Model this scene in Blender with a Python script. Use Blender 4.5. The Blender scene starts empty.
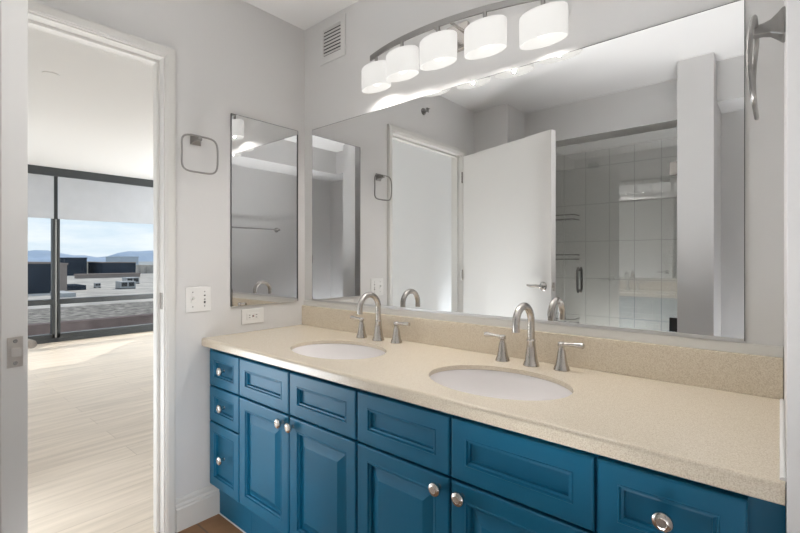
import bpy, bmesh, math, random
from mathutils import Vector, Matrix
random.seed(4)
PI = math.pi
scene = bpy.context.scene
COL = scene.collection

# ------------------------------------------------------------------ camera
CX, CY, CZ, YAW = 1.9853, -1.5017, 1.1786, 40.703
cam_d = bpy.data.cameras.new('camera')
cam_d.sensor_width = 36
cam_d.lens = 441.49 / 800 * 36
cam_d.shift_y = -(266.5 - 259.31) / 800
cam_d.clip_start = 0.01
cam_d.clip_end = 9000
cam = bpy.data.objects.new('camera', cam_d)
COL.objects.link(cam)
cam.location = (CX, CY, CZ)
cam.rotation_euler = (PI / 2, 0, math.radians(YAW))
scene.camera = cam

# ------------------------------------------------------------------ view
scene.view_settings.view_transform = 'Standard'
scene.view_settings.look = 'None'
scene.view_settings.gamma = 1
scene.view_settings.use_curve_mapping = False
scene.view_settings.exposure = 0.58
try:
    cy = scene.cycles
    cy.max_bounces = 14
    cy.glossy_bounces = 10
    cy.transparent_max_bounces = 16
    cy.diffuse_bounces = 6
    cy.sample_clamp_indirect = 6
except Exception:
    pass

# ------------------------------------------------------------------ world
w = bpy.data.worlds.new('sky')
scene.world = w
w.use_nodes = True
nt = w.node_tree
nt.nodes.clear()
o = nt.nodes.new('ShaderNodeOutputWorld')
bg = nt.nodes.new('ShaderNodeBackground')
tc = nt.nodes.new('ShaderNodeTexCoord')
sep = nt.nodes.new('ShaderNodeSeparateXYZ')
rmp = nt.nodes.new('ShaderNodeValToRGB')
rmp.color_ramp.elements[0].position = 0.0
rmp.color_ramp.elements[0].color = (0.62, 0.72, 0.80, 1)
rmp.color_ramp.elements[1].position = 0.5
rmp.color_ramp.elements[1].color = (0.22, 0.40, 0.68, 1)
e = rmp.color_ramp.elements.new(0.12)
e.color = (0.50, 0.66, 0.80, 1)
mp = nt.nodes.new('ShaderNodeMapping')
mp.inputs['Scale'].default_value = (2.2, 2.2, 11)
nz = nt.nodes.new('ShaderNodeTexNoise')
nz.inputs['Scale'].default_value = 2.2
nz.inputs['Detail'].default_value = 7
nz.inputs['Roughness'].default_value = 0.6
cr = nt.nodes.new('ShaderNodeValToRGB')
cr.color_ramp.elements[0].position = 0.40
cr.color_ramp.elements[0].color = (0, 0, 0, 1)
cr.color_ramp.elements[1].position = 0.62
cr.color_ramp.elements[1].color = (0.9, 0.9, 0.9, 1)
mx = nt.nodes.new('ShaderNodeMixRGB')
mx.inputs[2].default_value = (0.80, 0.84, 0.87, 1)
L = nt.links.new
L(tc.outputs['Generated'], sep.inputs[0])
L(sep.outputs['Z'], rmp.inputs[0])
L(tc.outputs['Generated'], mp.inputs[0])
L(mp.outputs[0], nz.inputs['Vector'])
L(nz.outputs['Fac'], cr.inputs[0])
L(cr.outputs[0], mx.inputs[0])
L(rmp.outputs[0], mx.inputs[1])
L(mx.outputs[0], bg.inputs[0])
bg.inputs[1].default_value = 0.84
L(bg.outputs[0], o.inputs[0])

# ------------------------------------------------------------------ sun
sd = bpy.data.lights.new('sun', 'SUN')
sd.energy = 1.8
sd.angle = 0.01
sd.color = (1, 0.94, 0.86)
so = bpy.data.objects.new('sun', sd)
COL.objects.link(so)
so.rotation_euler = Vector((1.77, -1.47, -1.76)).to_track_quat('-Z', 'Y').to_euler()

def area_lamp(name, loc, size, power, color=(1, 1, 1), rot=(0, 0, 0), sy=None):
    d = bpy.data.lights.new(name, 'AREA')
    d.energy = power
    d.color = color
    d.shape = 'RECTANGLE' if sy else 'DISK'
    d.size = size
    if sy:
        d.size_y = sy
    ob = bpy.data.objects.new(name, d)
    ob.location = loc
    ob.rotation_euler = rot
    COL.objects.link(ob)
    return ob

P_SHADE = 3.1      # watts of each vanity bulb
E_SHADE = 0.34      # glow of the glass shades
P_BEDROOM = 86     # added fill lights in the room beyond the door, no fixture there
P_SOFT = 1.5
P_DOORWAY = 8
P_CORNER = 2.6
P_BOUNCE_FILL = 8.0       # added upward fill light, bounced off the ceiling

area_lamp('bounce_fill', (1.60, -1.06, 0.18), 0.45, P_BOUNCE_FILL, (0.98, 0.99, 1.0), (PI, 0, 0), 0.4).data.spread = math.radians(76)  # unseen fill added near the floor, shining up to lift ceiling and walls
area_lamp('corner_fill', (0.42, -1.14, 0.12), 0.35, P_CORNER, (0.98, 0.99, 1.0), (PI, 0, 0), 0.3).data.spread = math.radians(80)  # added fill below the view, brightens the ceiling corner and left wall
for _x, _y, _p in ((-4.3, 2.32, P_BEDROOM), (-4.3, -1.3, P_BEDROOM * 0.2)):
    _d = bpy.data.lights.new('next_room_fill', 'POINT')  # light source added out of view to brighten the next room
    _d.energy = _p
    _d.shadow_soft_size = 0.25
    _d.color = (0.90, 0.96, 1.0)
    _o = bpy.data.objects.new('next_room_fill', _d)
    _o.location = (_x, _y, 1.0)
    COL.objects.link(_o)
area_lamp('alcove_fill', (2.2, -1.95, 0.25), 0.35, 3.2, (0.93, 0.96, 1.0), (PI, 0, 0), 0.35)  # unseen fill added to lighten the alcove
area_lamp('shower_fill', (0.95, -2.26, 0.35), 0.8, 2.0, (1, 1, 0.96), (math.radians(-125), 0, 0), 0.1)  # extra light added low in the shower to brighten its tiles
area_lamp('low_wall_fill', (1.10, -1.05, 0.30), 0.4, P_SOFT, (0.95, 0.975, 1.0), (math.radians(97), 0, math.radians(90)), 0.35).data.spread = math.radians(110)  # added low fill facing the left wall, out of view
area_lamp('doorway_fill', (-0.75, -1.62, 0.42), 0.7, P_DOORWAY, (0.86, 0.93, 1.0), (math.radians(95), 0, math.radians(-58)), 0.5)  # cool fill added beyond the doorway for the left cabinet fronts

# ------------------------------------------------------------------ materials
MATS = {}
def mat(name, col, rough=0.5, metal=0.0, noise=0.0, nscale=20, bump=0.0, bscale=200, spec=None, coat=0.0):
    if name in MATS:
        return MATS[name]
    m = bpy.data.materials.new(name)
    m.use_nodes = True
    t = m.node_tree
    b = t.nodes['Principled BSDF']
    b.inputs['Base Color'].default_value = (*col, 1)
    b.inputs['Roughness'].default_value = rough
    b.inputs['Metallic'].default_value = metal
    if spec is not None:
        b.inputs['Specular IOR Level'].default_value = spec
    b.inputs['Coat Weight'].default_value = coat
    tcn = t.nodes.new('ShaderNodeTexCoord')
    if noise:
        n = t.nodes.new('ShaderNodeTexNoise')
        n.inputs['Scale'].default_value = nscale
        n.inputs['Detail'].default_value = 5
        r = t.nodes.new('ShaderNodeValToRGB')
        r.color_ramp.elements[0].position = 0.3
        r.color_ramp.elements[1].position = 0.7
        r.color_ramp.elements[0].color = (*[max(0, c * (1 - noise)) for c in col], 1)
        r.color_ramp.elements[1].color = (*[min(1, c * (1 + noise)) for c in col], 1)
        t.links.new(tcn.outputs['Object'], n.inputs['Vector'])
        t.links.new(n.outputs['Fac'], r.inputs[0])
        t.links.new(r.outputs[0], b.inputs['Base Color'])
    if bump:
        n2 = t.nodes.new('ShaderNodeTexNoise')
        n2.inputs['Scale'].default_value = bscale
        n2.inputs['Detail'].default_value = 3
        bp = t.nodes.new('ShaderNodeBump')
        bp.inputs['Strength'].default_value = bump
        bp.inputs['Distance'].default_value = 0.002
        t.links.new(tcn.outputs['Object'], n2.inputs['Vector'])
        t.links.new(n2.outputs['Fac'], bp.inputs['Height'])
        t.links.new(bp.outputs[0], b.inputs['Normal'])
    MATS[name] = m
    return m

def emit(name, col, s, diffuse=None):
    m = bpy.data.materials.new(name)
    m.use_nodes = True
    b = m.node_tree.nodes['Principled BSDF']
    b.inputs['Base Color'].default_value = (*(diffuse or (0, 0, 0)), 1)
    b.inputs['Emission Color'].default_value = (*col, 1)
    b.inputs['Emission Strength'].default_value = s
    b.inputs['Roughness'].default_value = 0.4
    return m

def brickmat(name, c1, c2, mortar, bw, rh, ms, rough, offset=0.5, axis='xy', noise=True, spec=0.5, wav=False):
    m = bpy.data.materials.new(name)
    m.use_nodes = True
    t = m.node_tree
    b = t.nodes['Principled BSDF']
    tcn = t.nodes.new('ShaderNodeTexCoord')
    sp = t.nodes.new('ShaderNodeSeparateXYZ')
    cb = t.nodes.new('ShaderNodeCombineXYZ')
    t.links.new(tcn.outputs['Object'], sp.inputs[0])
    if axis == 'wall':          # works for both wall directions
        ad = t.nodes.new('ShaderNodeMath')
        ad.operation = 'ADD'
        t.links.new(sp.outputs['X'], ad.inputs[0])
        t.links.new(sp.outputs['Y'], ad.inputs[1])
        t.links.new(ad.outputs[0], cb.inputs[0])
        t.links.new(sp.outputs['Z'], cb.inputs[1])
    elif axis == 'yx':
        t.links.new(sp.outputs['Y'], cb.inputs[0])
        t.links.new(sp.outputs['X'], cb.inputs[1])
    else:
        t.links.new(sp.outputs['X'], cb.inputs[0])
        t.links.new(sp.outputs['Y'], cb.inputs[1])
    bk = t.nodes.new('ShaderNodeTexBrick')
    bk.offset = offset
    bk.inputs['Color1'].default_value = (*c1, 1)
    bk.inputs['Color2'].default_value = (*c2, 1)
    bk.inputs['Mortar'].default_value = (*mortar, 1)
    bk.inputs['Scale'].default_value = 1
    bk.inputs['Brick Width'].default_value = bw
    bk.inputs['Row Height'].default_value = rh
    bk.inputs['Mortar Size'].default_value = ms
    bk.inputs['Mortar Smooth'].default_value = 0.1
    t.links.new(cb.outputs[0], bk.inputs['Vector'])
    out = bk.outputs['Color']
    if noise:
        mpn = t.nodes.new('ShaderNodeMapping')
        mpn.inputs['Scale'].default_value = (1.2, 14, 1) if wav else (8, 8, 8)
        t.links.new(cb.outputs[0], mpn.inputs[0])
        n = t.nodes.new('ShaderNodeTexNoise')
        n.inputs['Scale'].default_value = 1.6
        n.inputs['Detail'].default_value = 6
        t.links.new(mpn.outputs[0], n.inputs['Vector'])
        mm = t.nodes.new('ShaderNodeMixRGB')
        mm.blend_type = 'MULTIPLY'
        mm.inputs[0].default_value = 1
        rr = t.nodes.new('ShaderNodeValToRGB')
        rr.color_ramp.elements[0].color = (0.80, 0.79, 0.77, 1)
        rr.color_ramp.elements[0].position = 0.3
        rr.color_ramp.elements[1].color = (1, 1, 1, 1)
        rr.color_ramp.elements[1].position = 0.65
        t.links.new(n.outputs['Fac'], rr.inputs[0])
        t.links.new(bk.outputs['Color'], mm.inputs[1])
        t.links.new(rr.outputs[0], mm.inputs[2])
        out = mm.outputs[0]
    t.links.new(out, b.inputs['Base Color'])
    b.inputs['Roughness'].default_value = rough
    b.inputs['Specular IOR Level'].default_value = spec
    return m

def glassmat(name, tint, ior, boost=0.0):
    m = bpy.data.materials.new(name)
    m.use_nodes = True
    t = m.node_tree
    t.nodes.clear()
    out = t.nodes.new('ShaderNodeOutputMaterial')
    tr = t.nodes.new('ShaderNodeBsdfTransparent')
    tr.inputs[0].default_value = (*tint, 1)
    gl = t.nodes.new('ShaderNodeBsdfGlossy')
    gl.inputs['Roughness'].default_value = 0.0
    fr = t.nodes.new('ShaderNodeFresnel')
    fr.inputs[0].default_value = ior
    ad = t.nodes.new('ShaderNodeMath')
    ad.operation = 'ADD'
    ad.inputs[1].default_value = boost
    mxs = t.nodes.new('ShaderNodeMixShader')
    t.links.new(fr.outputs[0], ad.inputs[0])
    t.links.new(ad.outputs[0], mxs.inputs[0])
    t.links.new(tr.outputs[0], mxs.inputs[1])
    t.links.new(gl.outputs[0], mxs.inputs[2])
    t.links.new(mxs.outputs[0], out.inputs[0])
    return m

M_wall = mat('wall_paint', (0.67, 0.66, 0.65), 0.6, bump=0.12, bscale=120)
M_ceil = mat('ceiling_paint', (0.74, 0.73, 0.72), 0.7)
M_trim = mat('trim_paint', (0.69, 0.675, 0.645), 0.4)
M_door = mat('door_paint', (0.74, 0.725, 0.70), 0.4)
M_bedwall = mat('bedroom_wall_paint', (0.84, 0.85, 0.86), 0.7)
M_blue = mat('blue_cabinet_paint', (0.006, 0.130, 0.245), 0.38, spec=0.33, noise=0.05, nscale=6)
M_nickel = mat('brushed_nickel', (0.56, 0.53, 0.50), 0.26, 1.0, bump=0.05, bscale=400)
M_knob = mat('knob_nickel', (0.68, 0.64, 0.60), 0.22, 1.0)
M_chrome = mat('chrome', (0.75, 0.75, 0.75), 0.12, 1.0)
M_darkmetal = mat('grey_metal', (0.30, 0.29, 0.28), 0.35, 0.9)
M_mirror = mat('mirror_silver', (0.82, 0.825, 0.825), 0.0, 1.0)
M_channel = mat('channel_metal', (0.62, 0.62, 0.62), 0.38, 0.9)
M_plate = mat('satin_plate', (0.60, 0.56, 0.52), 0.45, 0.75)
M_edge = mat('mirror_edge', (0.12, 0.12, 0.12), 0.3, 0.5)
M_porc = mat('white_porcelain', (0.86, 0.83, 0.82), 0.12)
M_plastic = mat('white_plastic', (0.78, 0.77, 0.75), 0.35)
M_slot = mat('dark_slot', (0.03, 0.03, 0.03), 0.5)
M_black = mat('black_plastic', (0.015, 0.015, 0.016), 0.4)
M_frame = mat('window_frame_grey', (0.04, 0.044, 0.046), 0.45, 0.1)
M_caulk = mat('white_caulk', (0.85, 0.85, 0.84), 0.5)
M_blind = mat('blind_fabric', (0.60, 0.61, 0.63), 0.9, noise=0.04, nscale=6)
_t = M_blind.node_tree
_tl = _t.nodes.new('ShaderNodeBsdfTranslucent')
_tl.inputs[0].default_value = (0.6, 0.61, 0.63, 1)
_ms = _t.nodes.new('ShaderNodeMixShader')
_ms.inputs[0].default_value = 0.35
_t.links.new(_t.nodes['Principled BSDF'].outputs[0], _ms.inputs[1])
_t.links.new(_tl.outputs[0], _ms.inputs[2])
_t.links.new(_ms.outputs[0], _t.nodes['Material Output'].inputs[0])
M_glass = glassmat('window_glass', (0.97, 0.98, 0.98), 1.2)
M_shglass = glassmat('shower_glass', (0.97, 0.975, 0.97), 1.5, 0.15)
M_tile_bath = brickmat('brown_floor_tile', (0.34, 0.17, 0.075), (0.30, 0.15, 0.065), (0.20, 0.12, 0.07), 0.6, 0.6, 0.004, 0.5, 0)
M_oak = brickmat('pale_oak_planks', (0.78, 0.675, 0.555), (0.72, 0.62, 0.51), (0.52, 0.43, 0.34), 1.4, 0.19, 0.0015, 0.38, 0.37, 'yx', wav=True, spec=0.35)
M_shower = brickmat('shower_tile', (0.86, 0.86, 0.84), (0.85, 0.85, 0.835), (0.60, 0.60, 0.59), 0.2, 0.335, 0.003, 0.2, 0, 'wall', noise=False)
M_gravel = mat('gravel', (0.26, 0.235, 0.205), 0.95, spec=0.0, noise=0.6, nscale=3.5)
M_hv0 = mat('seam_grey', (0.45, 0.45, 0.44), 0.5)

def quartz():
    m = mat('beige_quartz', (0.60, 0.52, 0.41), 0.22)
    t = m.node_tree
    b = t.nodes['Principled BSDF']
    tcn = t.nodes.new('ShaderNodeTexCoord')
    n = t.nodes.new('ShaderNodeTexNoise')
    n.inputs['Scale'].default_value = 420
    n.inputs['Detail'].default_value = 3
    r = t.nodes.new('ShaderNodeValToRGB')
    r.color_ramp.elements[0].position = 0.34
    r.color_ramp.elements[0].color = (0.60, 0.51, 0.39, 1)
    r.color_ramp.elements[1].position = 0.5
    r.color_ramp.elements[1].color = (0.72, 0.635, 0.51, 1)
    e2 = r.color_ramp.elements.new(0.68)
    e2.color = (0.79, 0.72, 0.60, 1)
    t.links.new(tcn.outputs['Object'], n.inputs['Vector'])
    t.links.new(n.outputs['Fac'], r.inputs[0])
    t.links.new(r.outputs[0], b.inputs['Base Color'])
    return m
M_quartz = quartz()
M_shade = emit('lamp_glass', (1, 0.97, 0.93), E_SHADE, (0.40, 0.40, 0.39))
M_bulb = emit('bulb_glow', (1, 0.96, 0.9), 1.1)

# ------------------------------------------------------------------ helpers
def new_bm():
    return bmesh.new()

def box(bm, x0, x1, y0, y1, z0, z1):
    vs = [bm.verts.new((x, y, z)) for x in (x0, x1) for y in (y0, y1) for z in (z0, z1)]
    for f in ((0, 1, 3, 2), (4, 6, 7, 5), (0, 4, 5, 1), (2, 3, 7, 6), (0, 2, 6, 4), (1, 5, 7, 3)):
        bm.faces.new([vs[i] for i in f])

def rotbox(bm, c, size, rot):
    m = Matrix.Translation(c) @ rot.to_4x4() @ Matrix.Diagonal((*size, 1))
    bmesh.ops.create_cube(bm, size=1, matrix=m)

def tube(bm, pts, r, n=14, cap=True, closed=False, flat=None):
    pts = [Vector(p) for p in pts]
    rs = r if isinstance(r, (list, tuple)) else [r] * len(pts)
    rings = []
    up = None
    N = len(pts)
    for i, p in enumerate(pts):
        if closed:
            t = pts[(i + 1) % N] - pts[i - 1]
        else:
            t = pts[min(i + 1, N - 1)] - pts[max(i - 1, 0)]
        t.normalize()
        if up is None:
            up = Vector((0, 0, 1)) if abs(t.z) < 0.9 else Vector((1, 0, 0))
        a = t.cross(up)
        a.normalize()
        b = a.cross(t)
        up = b
        f1, f2 = flat if flat else (1, 1)
        rings.append([bm.verts.new(p + a * math.cos(2 * PI * k / n) * rs[i] * f1 + b * math.sin(2 * PI * k / n) * rs[i] * f2) for k in range(n)])
    for i in range(N if closed else N - 1):
        A, B = rings[i], rings[(i + 1) % N]
        for k in range(n):
            bm.faces.new((A[k], A[(k + 1) % n], B[(k + 1) % n], B[k]))
    if cap and not closed:
        bm.faces.new(rings[0][::-1])
        bm.faces.new(rings[-1])

def lathe(bm, prof, c=(0, 0, 0), n=28, axis='z', sx=1, sy=1, cap0=True, cap1=True):
    """prof: (radius, height) pairs"""
    rings = []
    c = Vector(c)
    for r, h in prof:
        ring = []
        for k in range(n):
            a = 2 * PI * k / n
            u, v = r * math.cos(a) * sx, r * math.sin(a) * sy
            if axis == 'z':
                p = Vector((u, v, h))
            elif axis == 'x':
                p = Vector((h, u, v))
            elif axis == 'y':
                p = Vector((v, h, u))
            ring.append(bm.verts.new(c + p))
        rings.append(ring)
    for A, B in zip(rings, rings[1:]):
        for k in range(n):
            bm.faces.new((A[k], A[(k + 1) % n], B[(k + 1) % n], B[k]))
    if cap0:
        bm.faces.new(rings[0][::-1])
    if cap1:
        bm.faces.new(rings[-1])

def obj(name, bm, m, parent=None, smooth=True, bevel=0, recalc=True):
    if recalc:
        bmesh.ops.recalc_face_normals(bm, faces=bm.faces)
    me = bpy.data.meshes.new(name)
    bm.to_mesh(me)
    bm.free()
    me.materials.append(m)
    if smooth:
        me.shade_smooth()
        me.set_sharp_from_angle(angle=math.radians(35))
    ob = bpy.data.objects.new(name, me)
    COL.objects.link(ob)
    if parent is not None:
        ob.parent = parent
        ob.matrix_parent_inverse = Matrix.Translation(-parent.location) if not parent.rotation_euler.z else parent_inv(parent)
    if bevel:
        b = ob.modifiers.new('bevel', 'BEVEL')
        b.width = bevel
        b.segments = 2
        b.limit_method = 'ANGLE'
    return ob

def parent_inv(p):
    return (Matrix.Translation(p.location) @ Matrix.Rotation(p.rotation_euler.z, 4, 'Z')).inverted()

def thing(name, label, cat, loc, group=None, kind=None):
    e_ = bpy.data.objects.new(name, None)
    e_.empty_display_size = 0.05
    COL.objects.link(e_)
    e_.location = loc
    if label:
        e_['label'] = label
        e_['category'] = cat
    if group:
        e_['group'] = group
    if kind:
        e_['kind'] = kind
    return e_

def tag(ob, label, cat, group=None, kind=None):
    ob['label'] = label
    ob['category'] = cat
    if group:
        ob['group'] = group
    if kind:
        ob['kind'] = kind
    return ob

def struct(name, bm, m, **k):
    ob = obj(name, bm, m, smooth=False, **k)
    ob['kind'] = 'structure'
    return ob

def boxobj(name, bounds, m, parent=None, bevel=0, smooth=False):
    bm = new_bm()
    for b in (bounds if isinstance(bounds[0], (tuple, list)) else [bounds]):
        box(bm, *b)
    return obj(name, bm, m, parent, smooth, bevel)

def sbox(name, bounds, m, bevel=0):
    ob = boxobj(name, bounds, m, None, bevel)
    ob['kind'] = 'structure'
    return ob

def at(px, depth, z=None, py=None):
    th = math.radians(YAW)
    k = (px - 400) / 441.49
    dx = -math.sin(th) + math.cos(th) * k
    dy = math.cos(th) + math.sin(th) * k
    zz = z if z is not None else CZ - (py - 259.31) / 441.49 * depth
    return Vector((CX + dx * depth, CY + dy * depth, zz))

# ================================================================== STRUCTURE
H = 2.44
HB = 2.48
LX = 1.9935        # face of the right stub wall
AX = 2.43          # far wall of the alcove
SOF = 2.18         # dropped soffit
WX = -5.85         # window wall of the next room
JY0, JY1, JZ = -0.735, -1.61, 2.035

sbox('floor', (-0.05, AX + 0.1, -2.75, 0.1, -0.1, 0.0), M_tile_bath)
sbox('floor.001', (WX - 0.25, -0.05, -2.6, 2.6, -0.1, 0.0), M_oak)
sbox('ceiling', (0, AX + 0.1, -2.75, 0.1, H, H + 0.12), M_ceil)
sbox('ceiling.001', (WX - 0.25, -0.1, -2.6, 2.6, HB, HB + 0.12), M_ceil)
# left wall with the door opening (jamb boards fill the last 2 cm)
sbox('wall_left', [(-0.1, 0, JY0 + 0.02, 2.6, 0, HB), (-0.1, 0, -2.75, JY1 - 0.02, 0, HB),
                   (-0.1, 0, JY1 - 0.02, JY0 + 0.02, JZ + 0.02, HB)], M_wall)
sbox('wall_back', (0, AX + 0.1, 0, 0.1, 0, H), M_wall)
sbox('wall_right', (LX, LX + 0.12, -0.66, 0, 0, H), M_wall)
sbox('wall_alcove', [(AX, AX + 0.1, -2.75, 0, 0, H), (1.62, AX, -2.35, -2.25, 0, H)], M_wall)
# dropped soffit over the alcove
sbox('ceiling_soffit', [(LX, AX, -1.96, -0.66, SOF, H), (1.681, AX, -2.25, -1.96, SOF, H)], M_wall)
# near-side chase and pillar, shower header
sbox('wall_chase', [(0, 0.31, -2.11, -1.795, 0, H)], M_wall)
sbox('wall_pillar', [(1.49, 1.68, -2.25, -1.795, 0, H)], M_wall)
sbox('wall_header', [(0.31, 1.49, -2.19, -2.11, 2.155, H)], M_wall)
sbox('wall_shower', [(0.31, 1.62, -2.75, -2.65, 0, 2.155), (0.21, 0.31, -2.75, -2.11, 0, 2.155), (1.491, 1.62, -2.65, -2.2, 0, 2.155)], M_shower)
sbox('ceiling_shower', [(0.31, 1.49, -2.65, -2.19, 2.155, 2.25)], M_wall)
sbox('trim_2', (0.31, 1.49, -2.17, -2.08, 0, 0.10), M_shower, 0.004)

# next room
sbox('wall_near', (WX, -0.1, -2.1, -2.0, 0, HB), M_bedwall)
sbox('wall_far', (WX, -0.1, 2.5, 2.6, 0, HB), M_bedwall)
sbox('wall_window', [(WX - 0.2, WX, -2.6, -1.6, 0, HB), (WX - 0.2, WX, 1.62, 2.6, 0, HB)], M_bedwall)

# door frame trim
def door_frame():
    t = thing('trim_1', None, None, (0, JY0, 0), kind='structure')
    bm = new_bm()
    box(bm, -0.11, 0.004, JY0, JY0 + 0.02, 0, JZ + 0.02)
    box(bm, -0.11, 0.004, JY1 - 0.02, JY1, 0, JZ + 0.02)
    box(bm, -0.11, 0.004, JY1, JY0, JZ, JZ + 0.02)
    obj('jamb', bm, M_trim, t, False, 0.001)
    bm = new_bm()
    box(bm, -0.075, -0.042, JY0 - 0.012, JY0, 0, JZ)
    box(bm, -0.075, -0.042, JY1, JY1 + 0.012, 0, JZ)
    box(bm, -0.075, -0.042, JY1 + 0.012, JY0 - 0.012, JZ - 0.012, JZ)
    obj('stop', bm, M_trim, t, False, 0.001)
    for xs in (1, -1):
        bm = new_bm()
        for (a, b, xx) in ((0.006, 0.046, 0.012), (0.012, 0.040, 0.016)):
            x0, x1 = (0, xx) if xs > 0 else (-0.1 - xx, -0.1)
            box(bm, x0, x1, JY0 + a, JY0 + b, 0, JZ + b)
            box(bm, x0, x1, JY1 - b, JY1 - a, 0, JZ + b)
            box(bm, x0, x1, JY1 - a, JY0 + a, JZ + a, JZ + b)
        obj('casing', bm, M_trim, t, False, 0.002)
    bm = new_bm()
    box(bm, -0.036, -0.008, JY0 - 0.0015, JY0, 0.965, 1.035)
    obj('strike_plate', bm, M_nickel, t, False, 0.0004)
door_frame()

# baseboards
def baseboard(name, x0, x1, y0, y1, along):
    bm = new_bm()
    prof = [(0, 0), (0.015, 0), (0.015, 0.094), (0.0115, 0.100), (0.0115, 0.108), (0.0065, 0.116), (0.0065, 0.128), (0.003, 0.140), (0, 0.140)]
    if along == 'y':
        A = [bm.verts.new((x0 + p[0], y0, p[1])) for p in prof]
        B = [bm.verts.new((x0 + p[0], y1, p[1])) for p in prof]
    else:
        A = [bm.verts.new((x0, y0 + p[0], p[1])) for p in prof]
        B = [bm.verts.new((x1, y0 + p[0], p[1])) for p in prof]
    for i in range(len(prof) - 1):
        bm.faces.new((A[i], A[i + 1], B[i + 1], B[i]))
    bm.faces.new(A)
    bm.faces.new(B[::-1])
    return struct(name, bm, M_trim)
baseboard('baseboard_left', 0.0, 0, JY0 + 0.047, -0.494, 'y')
baseboard('baseboard_near', 0.0, 0.31, -1.795, 0, 'x')
baseboard('baseboard_pillar', 1.49, 1.68, -1.795, 0, 'x')

# ------------------------------------------------------------------ window
win = thing('window_1', None, None, (WX, 0, 0), kind='structure')
WY0, WY1 = -1.6, 1.62
MY = 0.075
bm = new_bm()
box(bm, WX - 0.10, WX + 0.03, WY0, WY1, 2.365, HB)
box(bm, WX - 0.10, WX + 0.02, WY0, WY1, 0, 0.055)
for y in (WY0, WY1 - 0.06):
    box(bm, WX - 0.10, WX + 0.02, y, y + 0.06, 0.055, 2.365)
obj('window_frame', bm, M_frame, win, False, 0.003)
bm = new_bm()
box(bm, WX - 0.10, WX + 0.0, MY - 0.02, MY + 0.02, 0.055, 2.365)
obj('mullion', bm, M_frame, win, False, 0.003)
bm = new_bm()
box(bm, WX, WX + 0.004, MY - 0.006, MY + 0.004, 0.06, 1.75)
obj('mullion_seam', bm, M_hv0, win, False)
for (a, b) in ((WY0 + 0.06, MY - 0.02), (MY + 0.02, WY1 - 0.06)):
    bm = new_bm()
    box(bm, WX - 0.09, WX + 0.015, a, b, 0.535, 0.61)
    box(bm, WX - 0.09, WX + 0.015, a, a + 0.03, 0.055, 0.535)
    box(bm, WX - 0.09, WX + 0.015, b - 0.03, b, 0.055, 0.535)
    box(bm, WX - 0.09, WX + 0.015, a, b, 0.055, 0.115)
    s = obj('lower_sash', bm, M_frame, win, False, 0.003)
    bm = new_bm()
    box(bm, WX - 0.045, WX - 0.037, a + 0.03, b - 0.03, 0.115, 0.535)
    obj('lower_pane', bm, M_glass, win, False)
    bm = new_bm()
    box(bm, WX - 0.09, WX + 0.01, a, a + 0.024, 0.61, 1.77)
    box(bm, WX - 0.09, WX + 0.01, b - 0.024, b, 0.61, 1.77)
    obj('upper_sash', bm, M_frame, win, False, 0.003)
    bm = new_bm()
    box(bm, WX - 0.055, WX - 0.047, a, b, 0.61, 2.365)
    obj('upper_pane', bm, M_glass, win, False)

for a, b, lab in ((WY0 + 0.07, MY - 0.03, 'grey roller blind on the left of the mullion, half hidden by the open door'),
                  (MY + 0.018, WY1 - 0.07, 'wide grey roller blind on the right of the window mullion')):
    t = thing('roller_blind', lab, 'window blind', (WX + 0.03, (a + b) / 2, 2.36), 'roller blinds in the next room')
    bm = new_bm()
    box(bm, WX + 0.018, WX + 0.0195, a, b, 1.775, 2.36)
    obj('fabric', bm, M_blind, t, False)
    bm = new_bm()
    box(bm, WX + 0.014, WX + 0.024, a, b, 1.755, 1.777)
    obj('hem_bar', bm, M_blind, t, False, 0.002)

# ================================================================== DOOR LEAF
HX, HY = 0.012, -1.600
TX, TY = 0.862, -1.320
dl = math.hypot(TX - HX, TY - HY)
dang = math.atan2(TY - HY, TX - HX)
door = thing('door_1', None, None, (HX, HY, 0), kind='structure')
door.rotation_euler = (0, 0, dang)
def local(ob):          # geometry given in the door's own frame
    ob.matrix_parent_inverse = Matrix.Identity(4)
    return ob
bm = new_bm()
box(bm, 0, dl, -0.044, 0, 0.012, 2.022)
local(obj('leaf', bm, M_door, door, False, 0.0015))
zl = 1.0
bm = new_bm()
box(bm, dl, dl + 0.0015, -0.035, -0.009, zl - 0.029, zl + 0.029)
lp = local(obj('latch_plate', bm, M_plate, door, False, 0.0004))
bm = new_bm()
v = [bm.verts.new(p) for p in ((dl, -0.028, zl - 0.008), (dl, -0.017, zl - 0.008), (dl + 0.002, -0.028, zl - 0.008), (dl + 0.011, -0.017, zl - 0.008),
                               (dl, -0.028, zl + 0.008), (dl, -0.017, zl + 0.008), (dl + 0.002, -0.028, zl + 0.008), (dl + 0.011, -0.017, zl + 0.008))]
for f in ((0, 1, 3, 2), (4, 6, 7, 5), (0, 4, 5, 1), (2, 3, 7, 6), (0, 2, 6, 4), (1, 5, 7, 3)):
    bm.faces.new([v[i] for i in f])
local(obj('latch_bolt', bm, M_plate, door, False))
for dz in (-0.021, 0.021):
    bm = new_bm()
    lathe(bm, [(0.0038, dl + 0.001), (0.0038, dl + 0.0022), (0.002, dl + 0.0030), (0.0005, dl + 0.0018)], (0, -0.022, zl + dz), 14, 'x')
    local(obj('screw', bm, M_darkmetal, door))
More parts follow.
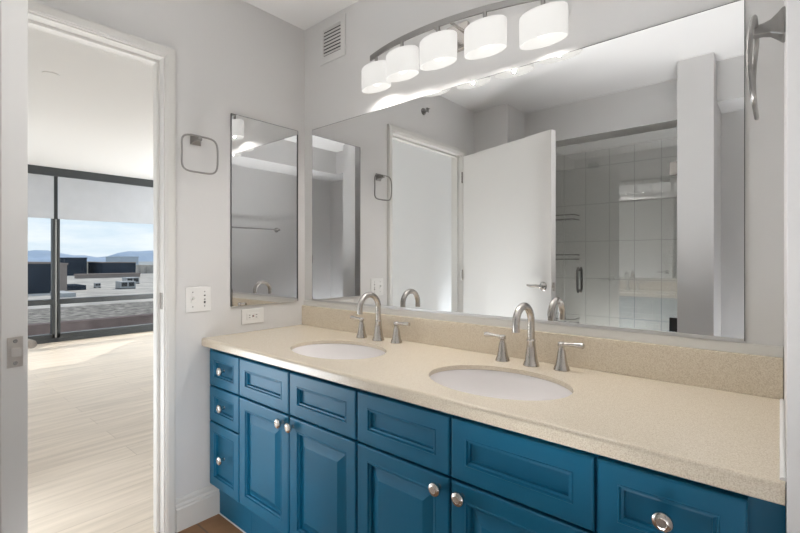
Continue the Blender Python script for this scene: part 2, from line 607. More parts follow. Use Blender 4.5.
for side in (1, -1):
    y0 = 0 if side > 0 else -0.044
    bm = new_bm()
    lathe(bm, [(0.030, 0), (0.030, side * 0.004), (0.026, side * 0.008), (0.011, side * 0.010), (0.010, side * 0.034)], (dl - 0.065, y0, zl), 28, 'y')
    hd = local(obj('door_handle', bm, M_nickel, door))
    bm = new_bm()
    tube(bm, [(dl - 0.065 + 0.012, y0 + side * 0.035, zl + 0.001), (dl - 0.065, y0 + side * 0.035, zl), (dl - 0.10, y0 + side * 0.035, zl + 0.002), (dl - 0.14, y0 + side * 0.035, zl - 0.001), (dl - 0.178, y0 + side * 0.030, zl + 0.002)],
         [0.009, 0.011, 0.010, 0.009, 0.007], 14)
    lv = obj('lever', bm, M_nickel)
    lv.parent = hd
for hz in (0.22, 1.05, 1.85):
    bm = new_bm()
    lathe(bm, [(0.006, hz - 0.045), (0.006, hz + 0.045)], (-0.004, 0.006, 0), 12, 'z')
    local(obj('hinge', bm, M_nickel, door))

# ================================================================== VANITY
ZT, ZC, ZS = 0.786, 0.822, 0.927
ZU = ZC - 0.014
YF = -0.552
S1, S2 = 0.645, 1.352
SY = -0.33
SA, SB = 0.217, 0.162

def panel(bm, x0, x1, z0, z1, yf, th, rings):
    """framed panel front; rings = (inset, depth behind the face)"""
    def ring(ins, d):
        return [bm.verts.new(p) for p in ((x0 + ins, yf + d, z0 + ins), (x1 - ins, yf + d, z0 + ins), (x1 - ins, yf + d, z1 - ins), (x0 + ins, yf + d, z1 - ins))]
    R_ = [ring(0, th)] + [ring(i, d) for i, d in rings]
    bm.faces.new(R_[0])
    for A, B in zip(R_, R_[1:]):
        for k in range(4):
            bm.faces.new((A[k], A[(k + 1) % 4], B[(k + 1) % 4], B[k]))
    bm.faces.new(R_[-1][::-1])

def drawer_rings(f):
    return [(0, 0.003), (0.002, 0.0007), (0.005, 0), (f, 0), (f + 0.0015, -0.0015), (f + 0.004, -0.0015), (f + 0.006, 0.004), (f + 0.011, 0.005), (f + 0.012, 0.013), (f + 0.014, 0.014)]
def door_rings(f):
    return [(0, 0.003), (0.002, 0.0007), (0.005, 0), (f, 0), (f + 0.0015, -0.0015), (f + 0.004, -0.0015), (f + 0.006, 0.004), (f + 0.011, 0.005), (f + 0.012, 0.014), (f + 0.018, 0.014), (f + 0.046, 0.002), (f + 0.048, 0.002)]

def knob(x, z, parent):
    bm = new_bm()
    prof = [(0.0065, 0.0), (0.006, -0.002), (0.0055, -0.006), (0.0055, -0.012), (0.010, -0.015), (0.0148, -0.018), (0.0155, -0.0215), (0.0145, -0.025), (0.011, -0.028), (0.0075, -0.0288), (0.007, -0.0282), (0.001, -0.0282)]
    lathe(bm, [(r_ * 1.17, h_) for r_, h_ in prof], (x, YF, z), 28, 'y')
    return obj('knob', bm, M_knob, parent)

def front(kind, x0, x1, z0, z1, parent, kn=None, f=0.042):
    bm = new_bm()
    panel(bm, x0, x1, z0, z1, YF, 0.019, door_rings(f) if kind == 'door' else drawer_rings(f))
    ob = obj(kind, bm, M_blue, parent, smooth=False)
    if kn:
        knob(kn[0], kn[1], ob)
    return ob

def carcass(x0, x1, parent):
    bm = new_bm()
    box(bm, x0, x0 + 0.012, -0.516, -0.03, 0.15, ZU - 0.001)
    box(bm, x1 - 0.012, x1, -0.516, -0.03, 0.15, ZU - 0.001)
    box(bm, x0 + 0.012, x1 - 0.012, -0.516, -0.03, 0.15, 0.166)
    box(bm, x0 + 0.012, x1 - 0.012, -0.042, -0.03, 0.166, ZU - 0.001)
    obj('body', bm, M_blue, parent, False)
    bm = new_bm()
    box(bm, x0, x1, -0.5325, -0.516, 0.15, ZU - 0.001)
    obj('face_frame', bm, M_blue, parent, False)
    bm = new_bm()
    box(bm, x0, x1, -0.494, -0.476, 0.0, 0.15)
    obj('toe_kick', bm, M_blue, parent, False)

ZR = 0.6126
zb = 0.17
g = 0.0035
c1 = thing('drawer_cabinet', 'narrow blue cabinet with three stacked knobbed drawers beside the left wall', 'cabinet', (0.145, -0.28, 0), 'blue vanity cabinets')
carcass(0.001, 0.2865, c1)
front('drawer', 0.034, 0.2865 - g + 0.002, ZR + g, 0.769, c1, (0.165, 0.697), 0.038)
front('drawer', 0.034, 0.2865 - g + 0.002, 0.453 + g, ZR - g, c1, (0.165, 0.537), 0.038)
front('drawer', 0.034, 0.2865 - g + 0.002, zb, 0.453 - g, c1, (0.165, 0.315), 0.038)
c2 = thing('sink_cabinet', 'blue two door cabinet under the left sink, beside the narrow drawers', 'cabinet', (0.64, -0.28, 0), 'blue vanity cabinets')
carcass(0.2875, 0.9885, c2)
front('false_drawer', 0.288 + g, 0.637 - g, ZR + g, 0.769, c2)
front('false_drawer', 0.637 + g, 0.989 - g, ZR + g, 0.769, c2)
front('door', 0.288 + g, 0.637 - g, zb, ZR - g, c2, (0.598, 0.58))
front('door', 0.637 + g, 0.989 - g, zb, ZR - g, c2, (0.662, 0.58))
c3 = thing('sink_cabinet', 'blue two door cabinet under the right sink', 'cabinet', (1.34, -0.28, 0), 'blue vanity cabinets')
carcass(0.9895, 1.6975, c3)
front('false_drawer', 0.990 + g, 1.3387 - g, ZR + g, 0.769, c3)
front('false_drawer', 1.3387 + g, 1.698 - g, ZR + g, 0.769, c3)
front('door', 0.990 + g, 1.3387 - g, zb, ZR - g, c3, (1.304, 0.58))
front('door', 1.3387 + g, 1.698 - g, zb, ZR - g, c3, (1.376, 0.58))
c4 = thing('drawer_cabinet', 'blue cabinet with one visible knobbed drawer at the right end of the counter', 'cabinet', (1.84, -0.28, 0), 'blue vanity cabinets')
carcass(1.6985, LX - 0.001, c4)
front('drawer', 1.698 + g, 1.944, ZR + g, 0.769, c4, (1.822, 0.697), 0.038)
front('drawer', 1.698 + g, 1.944, 0.453 + g, ZR - g, c4, (1.822, 0.537), 0.038)
front('drawer', 1.698 + g, 1.944, zb, 0.453 - g, c4, (1.822, 0.315), 0.038)
sbox('trim_3', (0.016, LX, -0.4985, -0.4945, 0.0, 0.004), M_caulk)

# countertop ----------------------------------------------------------
def countertop():
    t = thing('countertop', 'long speckled beige stone counter over the blue cabinets, with two oval cutouts', 'countertop', (1.0, -0.28, ZT))
    bm = new_bm()
    yb, yf = -0.001, -0.562
    assert ZU < ZC
    x0, x1 = 0.001, LX - 0.0015
    segs = [(x0, S1 - 0.28), (S1 - 0.28, S1 + 0.28), (S1 + 0.28, S2 - 0.28), (S2 - 0.28, S2 + 0.28), (S2 + 0.28, x1)]
    for i, (a, b) in enumerate(segs):
        if i in (1, 3):
            cx = S1 + 0.006 if i == 1 else S2
            angs = set(2 * PI * k / 72 for k in range(72))
            for (qx, qy) in ((a, yf), (b, yf), (b, yb), (a, yb)):
                angs.add(math.atan2(qy - SY, qx - cx) % (2 * PI))
            angs = sorted(angs)
            rings = {}
            for z in (ZC, ZU):
                inn, outr = [], []
                for an in angs:
                    c, s = math.cos(an), math.sin(an)
                    k = 1 / math.sqrt((c / SA) ** 2 + (s / SB) ** 2)
                    inn.append(bm.verts.new((cx + k * c, SY + k * s, z)))
                    ks = []
                    if abs(c) > 1e-9:
                        ks.append(((b if c > 0 else a) - cx) / c)
                    if abs(s) > 1e-9:
                        ks.append(((yb if s > 0 else yf) - SY) / s)
                    k = min(ks)
                    outr.append(bm.verts.new((cx + k * c, SY + k * s, z)))
                rings[z] = (inn, outr)
                n = len(angs)
                for j in range(n):
                    bm.faces.new((inn[j], outr[j], outr[(j + 1) % n], inn[(j + 1) % n]))
            A, B = rings[ZC][0], rings[ZU][0]
            for j in range(n):
                bm.faces.new((A[j], A[(j + 1) % n], B[(j + 1) % n], B[j]))
        else:
            for z in (ZC, ZU):
                bm.faces.new([bm.verts.new(p) for p in ((a, yf, z), (b, yf, z), (b, yb, z), (a, yb, z))])
    r = 0.010
    prof = [(yf, ZC)] + [(-0.562 - r * math.sin(q), ZC - r + r * math.cos(q)) for q in [PI / 2 * k / 5 for k in range(1, 6)]] + [(-0.572, ZT + 0.003), (-0.569, ZT), (-0.545, ZT), (-0.545, ZU), (yf, ZU)]
    A = [bm.verts.new((x0, p[0], p[1])) for p in prof]
    B = [bm.verts.new((x1, p[0], p[1])) for p in prof]
    for j in range(len(prof) - 1):
        bm.faces.new((A[j], A[j + 1], B[j + 1], B[j]))
    bm.faces.new([bm.verts.new(p) for p in ((x0, yb, ZC), (x0, yb, ZU), (x0, yf, ZU), (x0, yf, ZC))])
    bm.faces.new([bm.verts.new(p) for p in ((x1, yb, ZC), (x1, yb, ZU), (x1, yf, ZU), (x1, yf, ZC))])
    bm.faces.new(A)
    bm.faces.new(B)
    bmesh.ops.remove_doubles(bm, verts=bm.verts, dist=1e-5)
    obj('slab', bm, M_quartz, t, True)
    bm = new_bm()
    box(bm, 0.001, LX - 0.0015, -0.02, -0.001, ZC, ZS)
    obj('backsplash', bm, M_quartz, t, False, 0.0015)
    bm = new_bm()
    tube(bm, [(LX - 0.004, -0.03, ZC + 0.001), (LX - 0.004, -0.3, ZC + 0.002), (LX - 0.004, -0.56, ZC + 0.001)], 0.0045, 8)
    tube(bm, [(0.02, -0.004, ZS + 0.001), (LX - 0.02, -0.004, ZS + 0.001)], 0.003, 8)
    obj('caulk_bead', bm, M_caulk, t, True)
countertop()

sbox('trim_4', (0.003, LX - 0.002, -0.010, -0.0005, ZS + 0.0005, 0.9545), M_trim)

def sink(cx, lab):
    t = thing('sink', lab, 'sink', (cx, SY, ZU - 0.15), 'oval undermount sinks')
    bm = new_bm()
    prof = [(1.10, 0.0), (1.01, 0.0), (1.0, -0.006), (0.97, -0.03), (0.90, -0.065), (0.76, -0.100), (0.55, -0.125), (0.30, -0.138), (0.10, -0.142)]
    inner = [(r, ZU - 0.0015 + h) for r, h in prof]
    outer = [(r * 1.03 + 0.02, ZU - 0.0015 + h - 0.010) for r, h in prof[::-1]]
    outer[0] = (0.10, outer[0][1])
    outer[-1] = (1.10, ZU - 0.0115)
    lathe(bm, inner + outer + [inner[0]], (cx, SY, 0), 64, 'z', SA, SB, False, False)
    obj('bowl', bm, M_porc, t)
    bm = new_bm()
    lathe(bm, [(0.023, ZU - 0.150), (0.023, ZU - 0.142), (0.019, ZU - 0.140), (0.017, ZU - 0.144), (0.012, ZU - 0.141), (0.001, ZU - 0.139)], (cx, SY, 0), 28)
    obj('drain', bm, M_chrome, t)
sink(S1 + 0.006, 'white oval undermount sink in front of the left tap, nearer the left wall')
sink(S2, 'white oval undermount sink in front of the right tap, nearer the camera')

def faucet(cx, lab):
    y = -0.090
    t = thing('faucet', lab, 'faucet', (cx, y, ZC), 'brushed nickel widespread taps')
    bm = new_bm()
    z0 = ZC
    prof = [(0.0265, 0), (0.0265, 0.004), (0.0245, 0.007), (0.0245, 0.011), (0.0215, 0.016), (0.0185, 0.035), (0.0155, 0.060), (0.0135, 0.080), (0.0145, 0.082), (0.0145, 0.087), (0.0125, 0.090)]
    lathe(bm, [(r, z0 + h) for r, h in prof], (cx, y, 0), 32)
    obj('spout_base', bm, M_nickel, t)
    bm = new_bm()
    R_ = 0.0565
    zc = ZC + 0.1475
    pts = [(cx, y, z0 + 0.086), (cx, y, z0 + 0.11), (cx, y, z0 + 0.135)]
    pts += [(cx, y - R_ + R_ * math.cos(a), zc + R_ * math.sin(a)) for a in [PI * k / 16 for k in range(17)]]
    pts += [(cx, y - 2 * R_, zc - 0.012), (cx, y - 2 * R_, zc - 0.022)]
    tube(bm, pts, [0.0125, 0.0122, 0.012] + [0.012] * 17 + [0.012, 0.0122], 20)
    obj('spout', bm, M_nickel, t)
    for s, hx in ((-1, cx - 0.106), (1, cx + 0.100)):
        yh = y + 0.003 + (0.004 if s > 0 else -0.002)
        bm = new_bm()
        prof = [(0.0235, 0), (0.0235, 0.004), (0.0215, 0.007), (0.0215, 0.010), (0.018, 0.016), (0.0145, 0.035), (0.0115, 0.055), (0.0085, 0.062), (0.0085, 0.068), (0.0115, 0.071), (0.0115, 0.079), (0.008, 0.083), (0.001, 0.084)]
        lathe(bm, [(r * 1.06, z0 + h * 1.09) for r, h in prof], (hx, yh, 0), 28)
        hd = obj('handle', bm, M_nickel, t)
        bm = new_bm()
        tube(bm, [(hx - s * 0.006, yh, z0 + 0.082), (hx + s * 0.02, yh, z0 + 0.0845), (hx + s * 0.045, yh, z0 + 0.0855), (hx + s * 0.066, yh, z0 + 0.0855), (hx + s * 0.070, yh, z0 + 0.0855)],
             [0.0065, 0.006, 0.0075, 0.0095, 0.0080], 16)
        lv_ = obj('lever', bm, M_nickel, hd)
        lv_.matrix_parent_inverse = hd.matrix_parent_inverse.copy()
        lv_.matrix_parent_inverse = Matrix.Identity(4)
faucet(S1, 'brushed nickel gooseneck tap with two lever handles behind the left sink')
faucet(S2, 'brushed nickel gooseneck tap with two lever handles behind the right sink')

# ================================================================== MIRRORS
def mirror(name, lab, x0, x1, y0, y1, z0, z1, n):
    t = thing(name, lab, 'mirror', ((x0 + x1) / 2, (y0 + y1) / 2, z0))
    bm = new_bm()
    box(bm, x0, x1, y0, y1, z0, z1)
    ob = obj('glass', bm, M_mirror, t, False)
    bm = new_bm()
    e_ = 0.0018
    if n == 'y':   # on the back wall, facing -y
        box(bm, x0 - e_, x0, y0, y1, z0, z1)
        box(bm, x1, x1 + e_, y0, y1, z0, z1)
        box(bm, x0 - e_, x1 + e_, y0, y1, z1, z1 + e_)
    else:
        box(bm, x0, x1, y0 - e_ * 2, y0, z0, z1)
        box(bm, x0, x1, y1, y1 + e_ * 2, z0, z1)
        box(bm, x0, x1, y0 - e_, y1 + e_, z1, z1 + e_)
    obj('edge', bm, M_edge, t, False)
    bm = new_bm()
    if n == 'y':
        box(bm, x0, x1, y0 - 0.004, y1, z0 - 0.004, z0)
        box(bm, x0, x1, y0 - 0.004, y0 - 0.001, z0, z0 + 0.006)
    else:
        box(bm, x0, x1 + 0.003, y0, y1, z0 - 0.003, z0)
    obj('channel', bm, M_channel, t, False)
mirror('wall_mirror', 'large frameless mirror filling the wall behind both sinks', 0.0761, 1.9132, -0.0065, -0.0005, 0.9597, 1.8741, 'y')
mirror('wall_mirror', 'small tall frameless mirror on the left wall beside the towel ring', 0.0005, 0.0065, -0.4299, -0.0514, 0.953, 1.873, 'x')

# ================================================================== VANITY LIGHT
XC, SP = 0.9992, 0.1943
Y0, BB = 0.078, 0.0556
TIL = -0.0094
def arc(k):
    return (XC + SP * k + (0.0025 * k * k if k < 0 else 0), -(Y0 + BB * (1 - (k / 2) ** 2)), TIL * k)
vl = thing('vanity_light', 'five lamp nickel bar light with white glass shades above the large mirror', 'light fixture', (XC, 0, 2.06))
bm = new_bm()
ks = [-2.28 + 4.56 * i / 40 for i in range(41)]
secs = []
for k in ks:
    x, y, dz = arc(k)
    x2, y2, _ = arc(k + 0.01)
    tdir = Vector((x2 - x, y2 - y, 0)).normalized()
    nrm = Vector((-tdir.y, tdir.x, 0))
    z0, z1 = 2.063 + dz, 2.085 + dz
    p = Vector((x, y, 0))
    secs.append([bm.verts.new(p + nrm * a + Vector((0, 0, z))) for a, z in ((-0.004, z0), (0.004, z0), (0.004, z1), (-0.004, z1))])
for A, B in zip(secs, secs[1:]):
    for j in range(4):
        bm.faces.new((A[j], A[(j + 1) % 4], B[(j + 1) % 4], B[j]))
bm.faces.new(secs[0])
bm.faces.new(secs[-1][::-1])
obj('bar', bm, M_darkmetal, vl, True)
bm = new_bm()
box(bm, XC - 0.04, XC + 0.06, -0.022, -0.0005, 2.01, 2.115)
obj('backplate', bm, M_nickel, vl, False, 0.004)
for s in (-0.025, 0.045):
    bm = new_bm()
    tube(bm, [(XC + s, -0.02, 2.073), (XC + s, -0.08, 2.073), (XC + s, -0.130, 2.073)], 0.006, 10)
    obj('arm', bm, M_nickel, vl)
for k in range(-2, 3):
    x, y, dz = arc(k)
    zt, zb_ = 2.0235 + dz, 1.9225 + dz
    bm = new_bm()
    lathe(bm, [(0.011, zt + 0.002), (0.011, zt + 0.012), (0.0075, zt + 0.014), (0.0075, zt + 0.042)], (x, y, 0), 18)
    obj('socket', bm, M_darkmetal, vl)
    bm = new_bm()
    h = zt - zb_
    prof_o = [(0.16, 0.0), (0.7, 0.0), (0.93, -0.001), (0.985, -0.005), (1.0, -0.012), (1.0, -h * 0.6), (0.985, -h)]
    prof_i = [(0.945, -h), (0.955, -h * 0.6), (0.95, -0.014), (0.92, -0.006), (0.6, -0.005), (0.16, -0.005)]
    lathe(bm, [(r, zt + q) for r, q in prof_o + prof_i] + [(0.16, zt)], (x, y, 0), 48, 'z', 0.0825, 0.0425, False, False)
    sh = obj('lamp_shade', bm, M_shade, vl)
    bm = new_bm()
    lathe(bm, [(0.012, zt - 0.005), (0.013, zt - 0.02), (0.022, zt - 0.045), (0.026, zt - 0.062), (0.022, zt - 0.078), (0.012, zt - 0.087), (0.001, zt - 0.09)], (x, y, 0), 24)
    bl = obj('bulb', bm, M_bulb, sh)
    bl.matrix_parent_inverse = Matrix.Identity(4)
    ld = bpy.data.lights.new('bulb_light', 'SPOT')
    ld.spot_size = math.radians(168)
    ld.spot_blend = 0.9
    ld.energy = P_SHADE
    ld.shadow_soft_size = 0.005
    ld.color = (1, 0.965, 0.925)
    lo = bpy.data.objects.new('bulb_light', ld)
    lo.location = (x, y, zb_ + 0.0045)
    COL.objects.link(lo)

# ================================================================== WALL FITTINGS
# vent grille high on the back wall
vt = thing('vent_grille', 'white wall vent grille with dark louvres near the ceiling corner', 'vent', (0.237, 0, 2.205))
bm = new_bm()
vx0, vx1, vz0, vz1 = 0.138, 0.336, 2.203, 2.411
ix0, ix1, iz0, iz1 = 0.168, 0.304, 2.240, 2.380
box(bm, vx0, ix0, -0.008, -0.0005, vz0, vz1)
box(bm, ix1, vx1, -0.008, -0.0005, vz0, vz1)
box(bm, ix0, ix1, -0.008, -0.0005, vz0, iz0)
box(bm, ix0, ix1, -0.008, -0.0005, iz1, vz1)
obj('frame', bm, M_wall, vt, False, 0.001)
bm = new_bm()
box(bm, ix0, ix1, -0.0015, -0.0005, iz0, iz1)
obj('duct_opening', bm, M_slot, vt, False)
bm = new_bm()
for i in range(8):
    z = iz0 + 0.009 + i * (iz1 - iz0) / 8
    rotbox(bm, Vector(((ix0 + ix1) / 2, -0.006, z)), (ix1 - ix0, 0.009, 0.0018), Matrix.Rotation(math.radians(-40), 3, 'X'))
obj('louvres', bm, mat('louvre_grey', (0.62, 0.61, 0.60), 0.5), vt, False)

# towel rings
def towel_ring(name_label, origin, along, out, size, group):
    """along = horizontal direction on the wall, out = wall normal"""
    along, out = Vector(along), Vector(out)
    t = thing('towel_ring', name_label, 'towel ring', origin, group)
    o_ = Vector(origin)
    bm = new_bm()
    # flared square mount
    levels = [(0.024, 0.0), (0.024, 0.004), (0.019, 0.010), (0.0125, 0.020), (0.010, 0.030), (0.009, 0.045), (0.009, 0.050)]
    rings = []
    for r, d in levels:
        rings.append([bm.verts.new(o_ + along * (a * r) + Vector((0, 0, b * r)) + out * (d + 0.0006)) for a, b in ((-1, -1), (1, -1), (1, 1), (-1, 1))])
    for A, B in zip(rings, rings[1:]):
        for k in range(4):
            bm.faces.new((A[k], A[(k + 1) % 4], B[(k + 1) % 4], B[k]))
    bm.faces.new(rings[0][::-1])
    bm.faces.new(rings[-1])
    obj('mount', bm, M_darkmetal if size < 0.16 else M_nickel, t, False, 0.002)
    bm = new_bm()
    pts = []
    hw = size / 2
    n = 64
    for k in range(n):
        a = 2 * PI * k / n
        c, s = math.cos(a), math.sin(a)
        r = (abs(c) ** 5 + abs(s) ** 5) ** (-1 / 5)
        u, v_ = r * c * hw, r * s * hw
        pts.append(o_ + along * u + Vector((0, 0, v_ - hw + 0.008)) + out * (0.042 + 0.006 * math.cos(v_ / hw * 1.6)))
    tube(bm, pts, 0.0042, 10, closed=True)
    obj('ring', bm, M_darkmetal if size < 0.16 else M_nickel, t)
towel_ring('square towel ring on the left wall between door frame and small mirror', (0, -0.600, 1.713), (0, 1, 0), (1, 0, 0), 0.159, 'square towel rings')
towel_ring('towel ring seen edge on at the right end of the large mirror', (LX, -0.45, 1.600), (0, 1, 0), (-1, 0, 0), 0.157, 'square towel rings')

# switch plate (two gang)
sw = thing('switch_plate', 'white double switch plate on the left wall below the towel ring', 'light switch', (0, -0.588, 0.941))
bm = new_bm()
box(bm, 0.0003, 0.006, -0.645, -0.531, 0.943, 1.055)
obj('plate', bm, M_plastic, sw, False, 0.002)
bm = new_bm()
box(bm, 0.006, 0.0075, -0.622, -0.606, 0.985, 1.015)
rotbox(bm, Vector((0.010, -0.614, 1.004)), (0.014, 0.007, 0.007), Matrix.Rotation(0.5, 3, 'Y'))
obj('toggle', bm, M_plastic, sw, False)
for z, h in ((1.015, 0.006), (0.985, 0.010), (0.998, 0.004)):
    bm = new_bm()
    box(bm, 0.006, 0.0072, -0.564, -0.557, z - h / 2, z + h / 2)
    obj('slot', bm, M_slot, sw, False)
for y in (-0.614, -0.5605):
    for z in (1.032, 0.967):
        bm = new_bm()
        lathe(bm, [(0.0028, 0.006), (0.0028, 0.0068), (0.001, 0.0072)], (0, y, z), 10, 'x')
        obj('screw', bm, M_darkmetal, sw)

ol = thing('outlet', 'white horizontal power outlet just below the small mirror', 'outlet', (0, -0.318, 0.86))
bm = new_bm()
box(bm, 0.0003, 0.006, -0.378, -0.258, 0.861, 0.934)
obj('plate', bm, M_plastic, ol, False, 0.002)
bm = new_bm()
box(bm, 0.006, 0.0078, -0.352, -0.284, 0.881, 0.914)
obj('receptacle', bm, M_plastic, ol, False, 0.001)
for dy in (-0.341, -0.304):
    for q in (0, 0.012):
        bm = new_bm()
        box(bm, 0.0078, 0.0082, dy, dy + 0.008, 0.890 + q, 0.8925 + q)
        obj('slot', bm, M_slot, ol, False)
for dy in (-0.322, -0.317):
    bm = new_bm()
    box(bm, 0.0078, 0.0090, dy, dy + 0.003, 0.893, 0.903)
    obj('test_button', bm, M_slot if dy < -0.32 else mat('red_button', (0.3, 0.1, 0.08), 0.4), ol, False)

# sidewall sprinkler above the door (seen in the mirror)
sp = thing('sprinkler', 'small dark sprinkler head high on the wall above the door, seen in mirror', 'sprinkler', (0, -1.083, 2.264))
bm = new_bm()
lathe(bm, [(0.026, 0.0005), (0.024, 0.006), (0.010, 0.008), (0.010, 0.022), (0.006, 0.024), (0.006, 0.036)], (0, -1.083, 2.264), 20, 'x')
obj('body', bm, M_darkmetal, sp)
bm = new_bm()
box(bm, 0.036, 0.050, -1.098, -1.068, 2.276, 2.279)
box(bm, 0.036, 0.039, -1.098, -1.068, 2.252, 2.279)
obj('deflector', bm, M_darkmetal, sp, False)

# ceiling disc in the next room
bm = new_bm()
pc = at(62, 3.9, 0)
lathe(bm, [(0.05, HB - 0.004), (0.05, HB - 0.0005)], (-1.9, -0.75, 0), 28)
tag(obj('sprinkler_cover', bm, M_ceil), 'flat white sprinkler cover on the ceiling beyond the doorway', 'sprinkler')

# towel bar in the alcove (seen in the small mirror)
tb = thing('towel_bar', 'long metal towel bar on the alcove wall, seen in the small mirror', 'towel bar', (AX, -1.14, 1.51))
bm = new_bm()
tube(bm, [(AX - 0.06, -0.83, 1.515), (AX - 0.06, -1.45, 1.515)], 0.008, 14)
obj('bar', bm, M_darkmetal, tb)
for y in (-0.84, -1.44):
    bm = new_bm()
    lathe(bm, [(0.028, -0.0006), (0.027, -0.006), (0.013, -0.015), (0.011, -0.06)], (AX, y, 1.515), 22, 'x')
    obj('bracket', bm, M_darkmetal, tb)

# ================================================================== SHOWER (seen in the mirror)
sd_ = thing('shower_door', 'frameless glass shower door with metal pull handle and hinges', 'shower door', (1.05, -2.11, 0.1))
bm = new_bm()
box(bm, 0.655, 1.480, -2.118, -2.110, 0.108, 2.10)
obj('pane', bm, M_shglass, sd_, False)
for y, s in ((-2.110, 1), (-2.118, -1)):
    bm = new_bm()
    pts = [(0.775, y, 0.935), (0.775, y + s * 0.03, 0.92), (0.775, y + s * 0.045, 0.94), (0.775, y + s * 0.045, 1.09), (0.775, y + s * 0.03, 1.11), (0.775, y, 1.095)]
    tube(bm, pts, 0.009, 12)
    obj('pull_handle', bm, M_darkmetal, sd_)
for z in (1.815, 0.72):
    bm = new_bm()
    box(bm, 1.395, 1.45, -2.124, -2.104, z - 0.048, z + 0.048)
    box(bm, 1.45, 1.489, -2.120, -2.108, z - 0.028, z + 0.028)
    obj('hinge', bm, M_nickel if z > 1 else M_slot, sd_, False, 0.002)
bm = new_bm()
box(bm, 0.312, 0.649, -2.118, -2.110, 0.102, 2.10)
tag(obj('shower_screen', bm, M_shglass, smooth=False), 'narrow fixed glass shower panel left of the shower door', 'glass panel')
for z, nm in ((1.56, 'topmost'), (1.20, 'middle'), (0.62, 'lowest')):
    t = thing('shower_shelf', nm + ' of three wire shelves in the left of the shower, seen in mirror', 'shower shelf', (0.43, -2.55, z), 'wire shower shelves')
    bm = new_bm()
    for zz in (z + 0.02, z - 0.02):
        tube(bm, [(0.312, -2.5, zz), (0.575, -2.5, zz), (0.59, -2.515, zz), (0.59, -2.649, zz)], 0.005, 8)
    obj('rail', bm, M_darkmetal, t)
    bm = new_bm()
    for k in range(6):
        tube(bm, [(0.34 + k * 0.045, -2.5, z - 0.02), (0.34 + k * 0.045, -2.649, z - 0.02)], 0.0025, 6)
    obj('wire', bm, M_darkmetal, t)

# ================================================================== PHOTOGRAPHER'S CAMERA
th = math.radians(YAW)
F = Vector((-math.sin(th), math.cos(th), 0))
Rr = Vector((math.cos(th), math.sin(th), 0))
cm = thing('camera_tripod', 'black camera on a tripod, glimpsed at the edge of the mirrors', 'camera', (CX - F.x * 0.1, CY - F.y * 0.1, 0))
C0 = Vector((CX, CY, CZ))
rotm = Matrix.Rotation(th, 3, 'Z')
bm = new_bm()
rotbox(bm, C0 - F * 0.115, (0.13, 0.06, 0.09), rotm)
rotbox(bm, C0 - F * 0.115 + Vector((0, 0, 0.055)), (0.05, 0.05, 0.03), rotm)
obj('camera_body', bm, M_black, cm, False, 0.006)
bm = new_bm()
tube(bm, [C0 - F * 0.09, C0 - F * 0.05, C0 - F * 0.012], [0.036, 0.036, 0.041], 24)
obj('lens', bm, M_black, cm)
bm = new_bm()
hd0 = C0 - F * 0.115
tube(bm, [hd0 - Vector((0, 0, 0.045)), hd0 - Vector((0, 0, 0.30))], [0.025, 0.018], 16)
obj('head', bm, M_black, cm)
for a in (0, 1, 2):
    an = th + PI / 2 + PI + a * 2 * PI / 3
    bm = new_bm()
    top = hd0 - Vector((0, 0, 0.22))
    foot = Vector((hd0.x + 0.33 * math.cos(an), hd0.y + 0.33 * math.sin(an), 0.014))
    tube(bm, [top, top.lerp(foot, 0.5), foot], [0.014, 0.012, 0.010], 12)
    obj('leg', bm, M_black, cm)



# ================================================================== OUTSIDE
M_roofw = mat('white_roof', (0.50, 0.455, 0.40), 0.9, spec=0.0, noise=0.25, nscale=0.35)
M_bdark = mat('dark_facade', (0.045, 0.056, 0.072), 0.7, spec=0.0, noise=0.2, nscale=0.3)
M_btan = mat('tan_render', (0.30, 0.25, 0.22), 0.9, spec=0.0, noise=0.1, nscale=0.2)
M_par = mat('parapet_brown', (0.16, 0.125, 0.12), 0.9, spec=0.0, noise=0.25, nscale=3)
M_hv = mat('unit_grey', (0.40, 0.40, 0.39), 0.7)
M_mt = mat('mountain_haze_blue', (0.30, 0.375, 0.47), 1.0, noise=0.12, nscale=0.004)  # distance haze is put into this blue-grey colour
M_city = mat('city_ground', (0.30, 0.31, 0.30), 1.0, noise=0.3, nscale=0.02)
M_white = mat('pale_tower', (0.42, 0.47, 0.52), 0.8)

sbox('ground_city', (-6000, -120, -3000, 6000, -14.2, -14), M_city)
sbox('floor_gravel', [(-24, -7.0, -12, 18, -1.5, -1.1)], M_gravel)
bm = new_bm()
box(bm, -7.5, -7.25, -12, 18, -1.1, 0.10)
tag(obj('parapet', bm, M_par, smooth=False), 'low brown parapet wall directly outside the window', 'wall')
sbox('floor_white_roof', [(-230, -40, -60, 160, -6, -3.5)], M_roofw)

def building(label, px0, px1, pyt, depth, thick, m, zb=-3.5, roofm=None, cat='building', wins=0):
    a, b = at(px0, depth, zb), at(px1, depth, zb)
    zt = CZ - (pyt - 259.31) / 441.49 * depth
    t = thing('building', label, cat, ((a.x + b.x) / 2, (a.y + b.y) / 2, zb), 'flat roofed buildings beyond the window')
    x1 = (a.x + b.x) / 2
    bm = new_bm()
    box(bm, x1 - thick, x1, min(a.y, b.y), max(a.y, b.y), zb, zt - 0.25)
    obj('walls', bm, m, t, False)
    bm = new_bm()
    e_ = 0.12
    box(bm, x1 - thick - e_, x1 + e_, min(a.y, b.y) - e_, max(a.y, b.y) + e_, zt - 0.25, zt)
    obj('roof_edge', bm, roofm or m, t, False)
    return t
b1 = building('dark building with tan roof edge at the left of the window view', 5, 58, 262, 60, 14, M_bdark, roofm=M_btan)
b2 = building('tan stair block against the dark building beside the window mullion', 58.5, 68, 263, 62, 10, M_btan)
b3 = building('tall black box shaped building just right of the window mullion', 62, 90, 257.5, 128, 12, M_bdark)
b4 = building('long low dark building in the right of the window view', 97, 142, 262, 132, 14, M_bdark, roofm=M_btan)
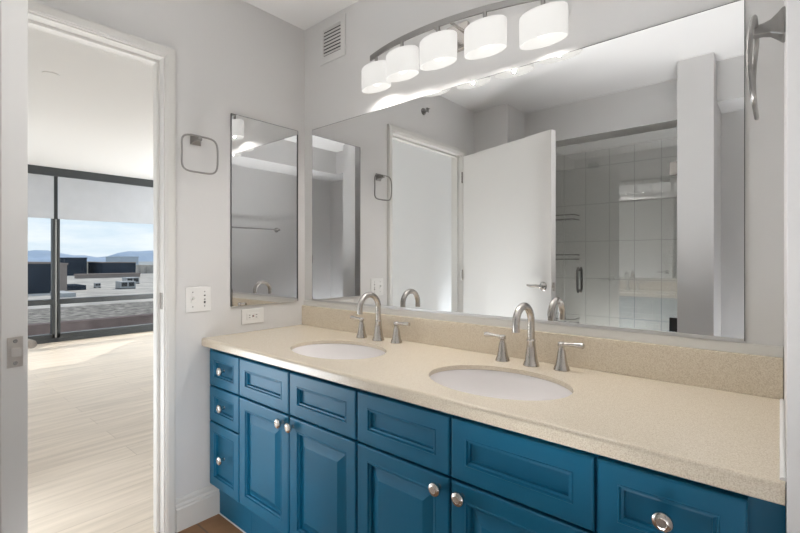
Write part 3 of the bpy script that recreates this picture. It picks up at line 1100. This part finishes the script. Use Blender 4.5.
b5 = building('pale distant building rising behind the long dark building', 117, 142, 256.5, 200, 20, M_white, zb=-14)
b6 = building('low tan building strip in front of the black box building', 69, 152, 273.5, 112, 3, M_btan)
b7 = building('small cream building between the two dark buildings', 90.5, 96.5, 261.5, 140, 8, mat('cream_render', (0.5, 0.45, 0.36), 0.9))
b8 = building('low white warehouse at the right edge of the window view', 143, 170, 265, 150, 10, M_roofw)

def unit(px, py, d, wpx, hpx, lab):
    a = at(px, d, -3.5)
    wd = wpx * d / 441.49
    hh = hpx * d / 441.49
    t = thing('rooftop_unit', lab, 'air conditioner', (a.x, a.y, -3.5), 'air conditioning units on the white roof')
    bm = new_bm()
    box(bm, a.x - wd, a.x, a.y - wd / 2, a.y + wd / 2, -3.4, -3.5 + hh)
    obj('casing', bm, M_hv, t, False, 0.05)
    bm = new_bm()
    box(bm, a.x, a.x + 0.05, a.y - wd * 0.4, a.y - wd * 0.05, -3.1, -3.5 + hh * 0.85)
    box(bm, a.x, a.x + 0.05, a.y + wd * 0.05, a.y + wd * 0.4, -3.1, -3.5 + hh * 0.85)
    obj('louvres', bm, M_slot, t, False)
    for fy in (a.y - wd / 2, a.y + wd / 2 - 0.15):
        bm = new_bm()
        box(bm, a.x - wd, a.x, fy, fy + 0.15, -3.5, -3.4)
        obj('foot', bm, M_slot, t, False)
unit(128, 288, 70, 14, 7.5, 'large double rooftop air unit at the right of the white roof')
unit(133, 284, 84, 12, 6.5, 'rooftop air unit behind the large double unit')
unit(98, 287, 72, 5, 5, 'small rooftop air unit near the middle of the white roof')
for px0, px1, d, hgt, lab in ((66, 92, 66, 0.7, 'long dark raised roof strip on the white roof'),
                              (62, 80, 54, 0.5, 'low grey raised roof strip nearest the mullion')):
    a, b = at(px0, d, -3.5), at(px1, d, -3.5)
    bm = new_bm()
    box(bm, a.x - 6, a.x, min(a.y, b.y), max(a.y, b.y), -3.5, -3.5 + hgt)
    tag(obj('roof_curb', bm, M_hv if d < 60 else M_bdark, smooth=False), lab, 'roof')

# mountains
bm = new_bm()
prev = None
N = 90
for i in range(N + 1):
    y = -1500 + 6500 * i / N
    h = 60 + 26 * math.sin(i * 0.31 + 0.4) + 14 * math.sin(i * 0.83 + 1) + 7 * math.sin(i * 1.9) + random.uniform(-3, 3)
    cur = [bm.verts.new((-3300, y, -14)), bm.verts.new((-3600 + random.uniform(-60, 60), y, h * 0.45)), bm.verts.new((-3900, y, h)), bm.verts.new((-4500, y, -14))]
    if prev:
        for k in range(3):
            bm.faces.new((prev[k], cur[k], cur[k + 1], prev[k + 1]))
    prev = cur
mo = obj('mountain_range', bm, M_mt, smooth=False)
mo['kind'] = 'structure'
